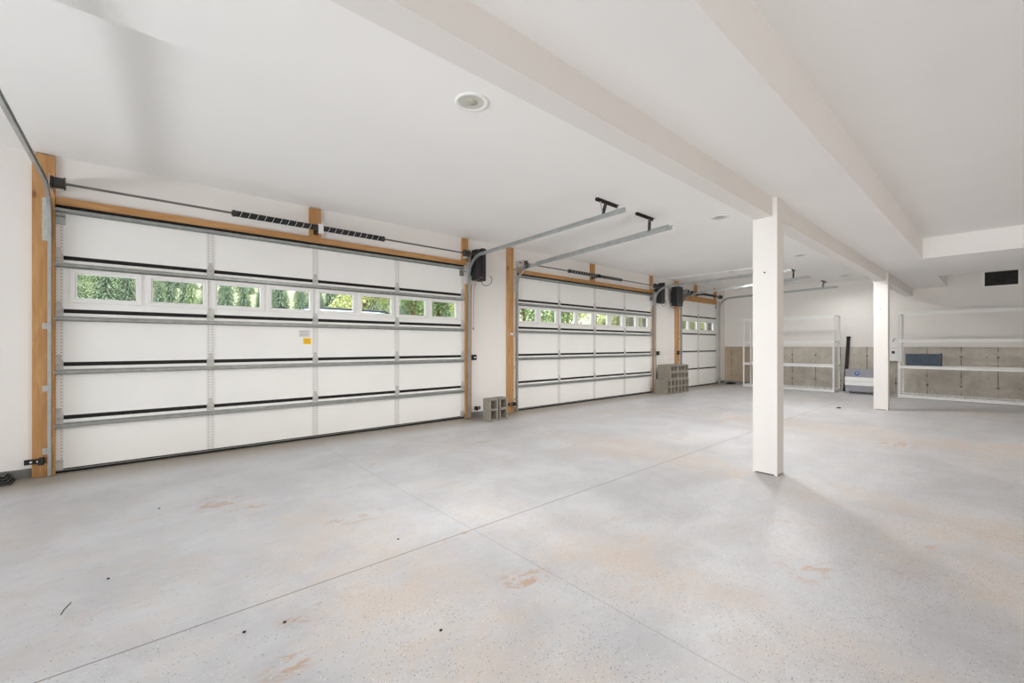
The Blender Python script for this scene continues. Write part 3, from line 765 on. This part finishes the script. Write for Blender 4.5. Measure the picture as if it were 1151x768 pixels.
tag(mb.build('twig', 'rubber'), 'thin dark twig lying on the floor near the camera', 'twig')
for x, y, lb in ((0.103, 4.443, 'small dark crumb on the floor in front of the first large door'), (-0.145, 3.297, 'small dark crumb on the floor at left, above the twig'), (0.352, 2.274, 'dark crumb below the long floor joint near the bottom'), (0.510, 2.228, 'dark crumb just below the long floor joint'), (1.309, 2.677, 'dark crumb on the floor just above the joint crossing'), (1.039, 1.692, 'dark crumb near the bottom middle of the floor')):
    tag(MB().lathe((x, y, 0), [(.006, 0), (.008, .003), (.004, .006), (0, .007)], 8).build('crumb', 'hole'), lb, 'debris', 'dark crumbs on the floor')

# ------------------------------------------------------------------ outside
def hillz(x, y):
    return -.12 + max(0, y - 20) * .112 + max(0, y - 95) * .22
mb = MB(); nx, ny = 50, 46
vs = []
for j in range(ny + 1):
    for i in range(nx + 1):
        x = -60 + i * 5.0; y = 6.57 + j * 3.0; z = hillz(x, y) + (.25 * math.sin(x * .4) * math.cos(y * .3) if y > 24 else 0); vs.append((x, y, z))
mb.add(vs, [(j * (nx + 1) + i, j * (nx + 1) + i + 1, (j + 1) * (nx + 1) + i + 1, (j + 1) * (nx + 1) + i) for j in range(ny) for i in range(nx)])
o = mb.build('hillside_ground', 'grass', origin=(0, 0, 0), smooth=True); o['kind'] = 'structure'
struct('driveway', MB().box(-12, 40, 6.58, 20, -.13, -.1), 'asphalt')
for i, (xc, xd, xa, xb, yo) in enumerate(((-2.0, -.70, -1.05, -1.8, 7.0), (4.385, 5.58, 4.61, 5.33, 7.0), (10.685, 12.21, 10.96, 11.95, 6.8), (14.78, 15.95, 15.16, 15.9, 6.8))):
    xa, xb = min(xa, xb), max(xa, xb)
    mb = MB().box(xa, xb, 6.56, yo, -.1, 3.4).box(xc, xd, YW + .061, 6.56, -.1, 3.4)
    struct('exterior_pier', mb, 'pier')

# parked vehicle: only its roof shows over the window sills
C = thing('parked_car', 'silver blue car outside, roof visible through the first large door', 'car', (2.6, 8.6, -.1))
prof = [(-.1, .45), (-.05, .95), (1.0, 1.15), (1.42, 1.93), (1.95, 2.06), (3.2, 2.05), (3.95, 1.92), (4.4, 1.25), (4.75, 1.15), (4.8, .5)]
x0 = .25; ya, yb = 7.75, 9.5
vs = []; n = len(prof)
for y, sc in ((ya, .96), (ya + .12, 1.0), ((ya + yb) / 2, 1.012), (yb - .12, 1.0), (yb, .96)):
    for px, pz in prof: vs.append((x0 + px, y, -.1 + .3 + (pz - .3) * sc))
fs = [(r * n + i, r * n + i + 1, (r + 1) * n + i + 1, (r + 1) * n + i) for r in range(4) for i in range(n - 1)]
fs += [(r * n + n - 1, r * n, (r + 1) * n, (r + 1) * n + n - 1) for r in range(4)] + [tuple(range(n)), tuple(range(4 * n, 5 * n))[::-1]]
MB().add(vs, fs).build('car_body', 'carpaint', C, bevel=.04)
MB().add([(x0 + a, ya - .006, b - .1) for a, b in ((1.3, 1.15), (1.62, 1.86), (3.78, 1.86), (4.15, 1.2))], [(0, 1, 2, 3)]).build('side_glass', 'carglass', C)
for y in (ya + .16, yb - .16):
    MB().tube([(x0 + 1.85, y, 1.93), (x0 + 1.95, y, 1.985), (x0 + 3.35, y, 1.975), (x0 + 3.5, y, 1.88)], .02, 8).build('roof_rail', 'black', C)
MB().prism([(x0 + 1.48, 0, 1.85), (x0 + 1.40, 0, 1.96), (x0 + 1.62, 0, 2.0), (x0 + 1.75, 0, 1.93)], (0, ya + .5, 0), (0, yb - .5, 0)).build('spoiler', 'black', C)
for x in (.85, 3.95):
    for y in (ya - .02, yb - .18): MB().cyl((x0 + x, y, .25), (x0 + x, y + .2, .25), .35, 24).build('wheel', 'tyre', C)

def conifer(seed, h, r, mat, label, group):
    rnd = random.Random(seed)
    T = thing('conifer_tree', label, 'tree', (0, 0, 0), group)
    MB().cyl((0, 0, 0), (0, 0, h * .97), h * .018, 8, .01).build('trunk', 'bark', T)
    mb = MB(); nw = 34
    for k in range(nw):
        f = k / nw; z = h * (.10 + .88 * f); rr = r * (1 - f) ** .85 + .06
        nb = 13 if f < .6 else 9
        for b in range(nb):
            a = 2 * math.pi * (b + rnd.random() * .7) / nb + k; L = rr * (.65 + .5 * rnd.random())
            d = Vector((math.cos(a), math.sin(a), 0)); sd = Vector((-d.y, d.x, 0)); n = 5
            for i in range(n):
                u0, u1 = i / n, (i + 1) / n
                p0 = d * L * u0 + Vector((0, 0, z + .10 * L - L * .55 * u0 ** 1.4)); p1 = d * L * u1 + Vector((0, 0, z + .10 * L - L * .55 * u1 ** 1.4))
                wd = L * .16 * (1 - u0 * .75) * (.7 + .6 * rnd.random()); dr = Vector((0, 0, -wd * (.4 + .5 * rnd.random())))
                mb.add([p0, p0 + sd * wd + dr + d * L * .08, p1], [(0, 1, 2)]); mb.add([p0, p0 - sd * wd + dr + d * L * .08, p1], [(0, 2, 1)])
                mb.add([p0, p1, (p0 + p1) / 2 + dr * 1.1], [(0, 1, 2)])
    mb.build('foliage', mat, T)
    return T
def broadleaf(seed, h, r, mat, label, group, nleaf=3800):
    rnd = random.Random(seed)
    T = thing('leafy_tree', label, 'tree', (0, 0, 0), group)
    tr = MB().tube([(0, 0, 0), (.05, .03, h * .25), (-.04, .02, h * .5), (.02, 0, h * .8)], .02 * h, 8); mb = MB()
    blobs = []
    for i in range(16):
        a = rnd.random() * 6.28; q = rnd.random() ** .5; zz = .12 + .82 * rnd.random()
        c = Vector((math.cos(a) * q * r * .75, math.sin(a) * q * r * .75, h * zz)); blobs.append((c, r * (.32 + .25 * rnd.random())))
        tr.obox((0, 0, h * zz * .6), c, .05, .05)
    tr.build('trunk', 'bark', T)
    for i in range(nleaf):
        c, br = rnd.choice(blobs); v = Vector((rnd.gauss(0, 1), rnd.gauss(0, 1), rnd.gauss(0, 1))).normalized() * br * (.55 + .5 * rnd.random())
        n = (v.normalized() + Vector((rnd.gauss(0, .5), rnd.gauss(0, .5), rnd.gauss(0, .5) + .3))).normalized(); u = n.orthogonal().normalized(); w_ = n.cross(u)
        s = .07 + .075 * rnd.random(); p = c + v
        mb.add([p - u * s, p - w_ * s * .6, p + u * s, p + w_ * s * .6], [(0, 1, 2, 3)])
    mb.build('foliage', mat, T)
    return T
LC = 'distant conifer on the hillside seen through the windows of the first large door'
protos = [conifer(1, 9, 1.5, 'needle_a', LC, 'conifers on the hillside'), conifer(2, 10, 1.4, 'needle_b', LC, 'conifers on the hillside'), conifer(3, 7, 1.3, 'needle_a', LC, 'conifers on the hillside')]
rnd = random.Random(5); spots = []
for (d, n, k) in ((72, 20, .86), (82, 26, .86), (92, 30, .88), (103, 34, .9), (116, 36, .9)):
    for i in range(n):
        t_ = -.16 + k * (i + .2 + .6 * rnd.random()) / n
        y = d * (.93 + .14 * rnd.random()); spots.append((t_ * y, y, rnd.randrange(3), .75 + .5 * rnd.random()))
first = [True] * 3
for x, y, q, sc in spots:
    o = protos[q] if first[q] else copy_tree(protos[q]); first[q] = False
    o.location = (x, y, hillz(x, y) - .1); o.scale = (sc, sc, sc); o.rotation_euler = (0, 0, rnd.random() * 6)
LA = 'leafy green tree seen through the right windows of the first and the middle large door'
LB = 'bright lime tree seen through the windows of the middle and the far door'
pa = [broadleaf(11, 6.5, 2.3, 'leaf_a', LA, 'green trees outside'), broadleaf(12, 7.0, 2.4, 'leaf_b', LB, 'lime trees outside')]
sp = [(13.2, 25, 0), (16.0, 26.5, 0), (11.0, 27.5, 1), (24.0, 26, 0), (27.5, 25, 0), (30.5, 27, 1), (33.5, 26, 1), (35.0, 23, 1), (38.0, 24.5, 1), (41, 28, 1), (44, 25, 1), (46, 29, 0), (45, 23, 1), (49.5, 24.5, 1), (52, 27, 1), (56, 25.5, 1), (57, 30, 1), (62, 28, 1), (21, 30, 1)]
first = [True] * 2
for x, y, q in sp:
    o = pa[q] if first[q] else copy_tree(pa[q]); first[q] = False
    sc = .85 + .35 * rnd.random(); o.location = (x, y, hillz(x, y) - .1); o.scale = (sc, sc, sc); o.rotation_euler = (0, 0, rnd.random() * 6)
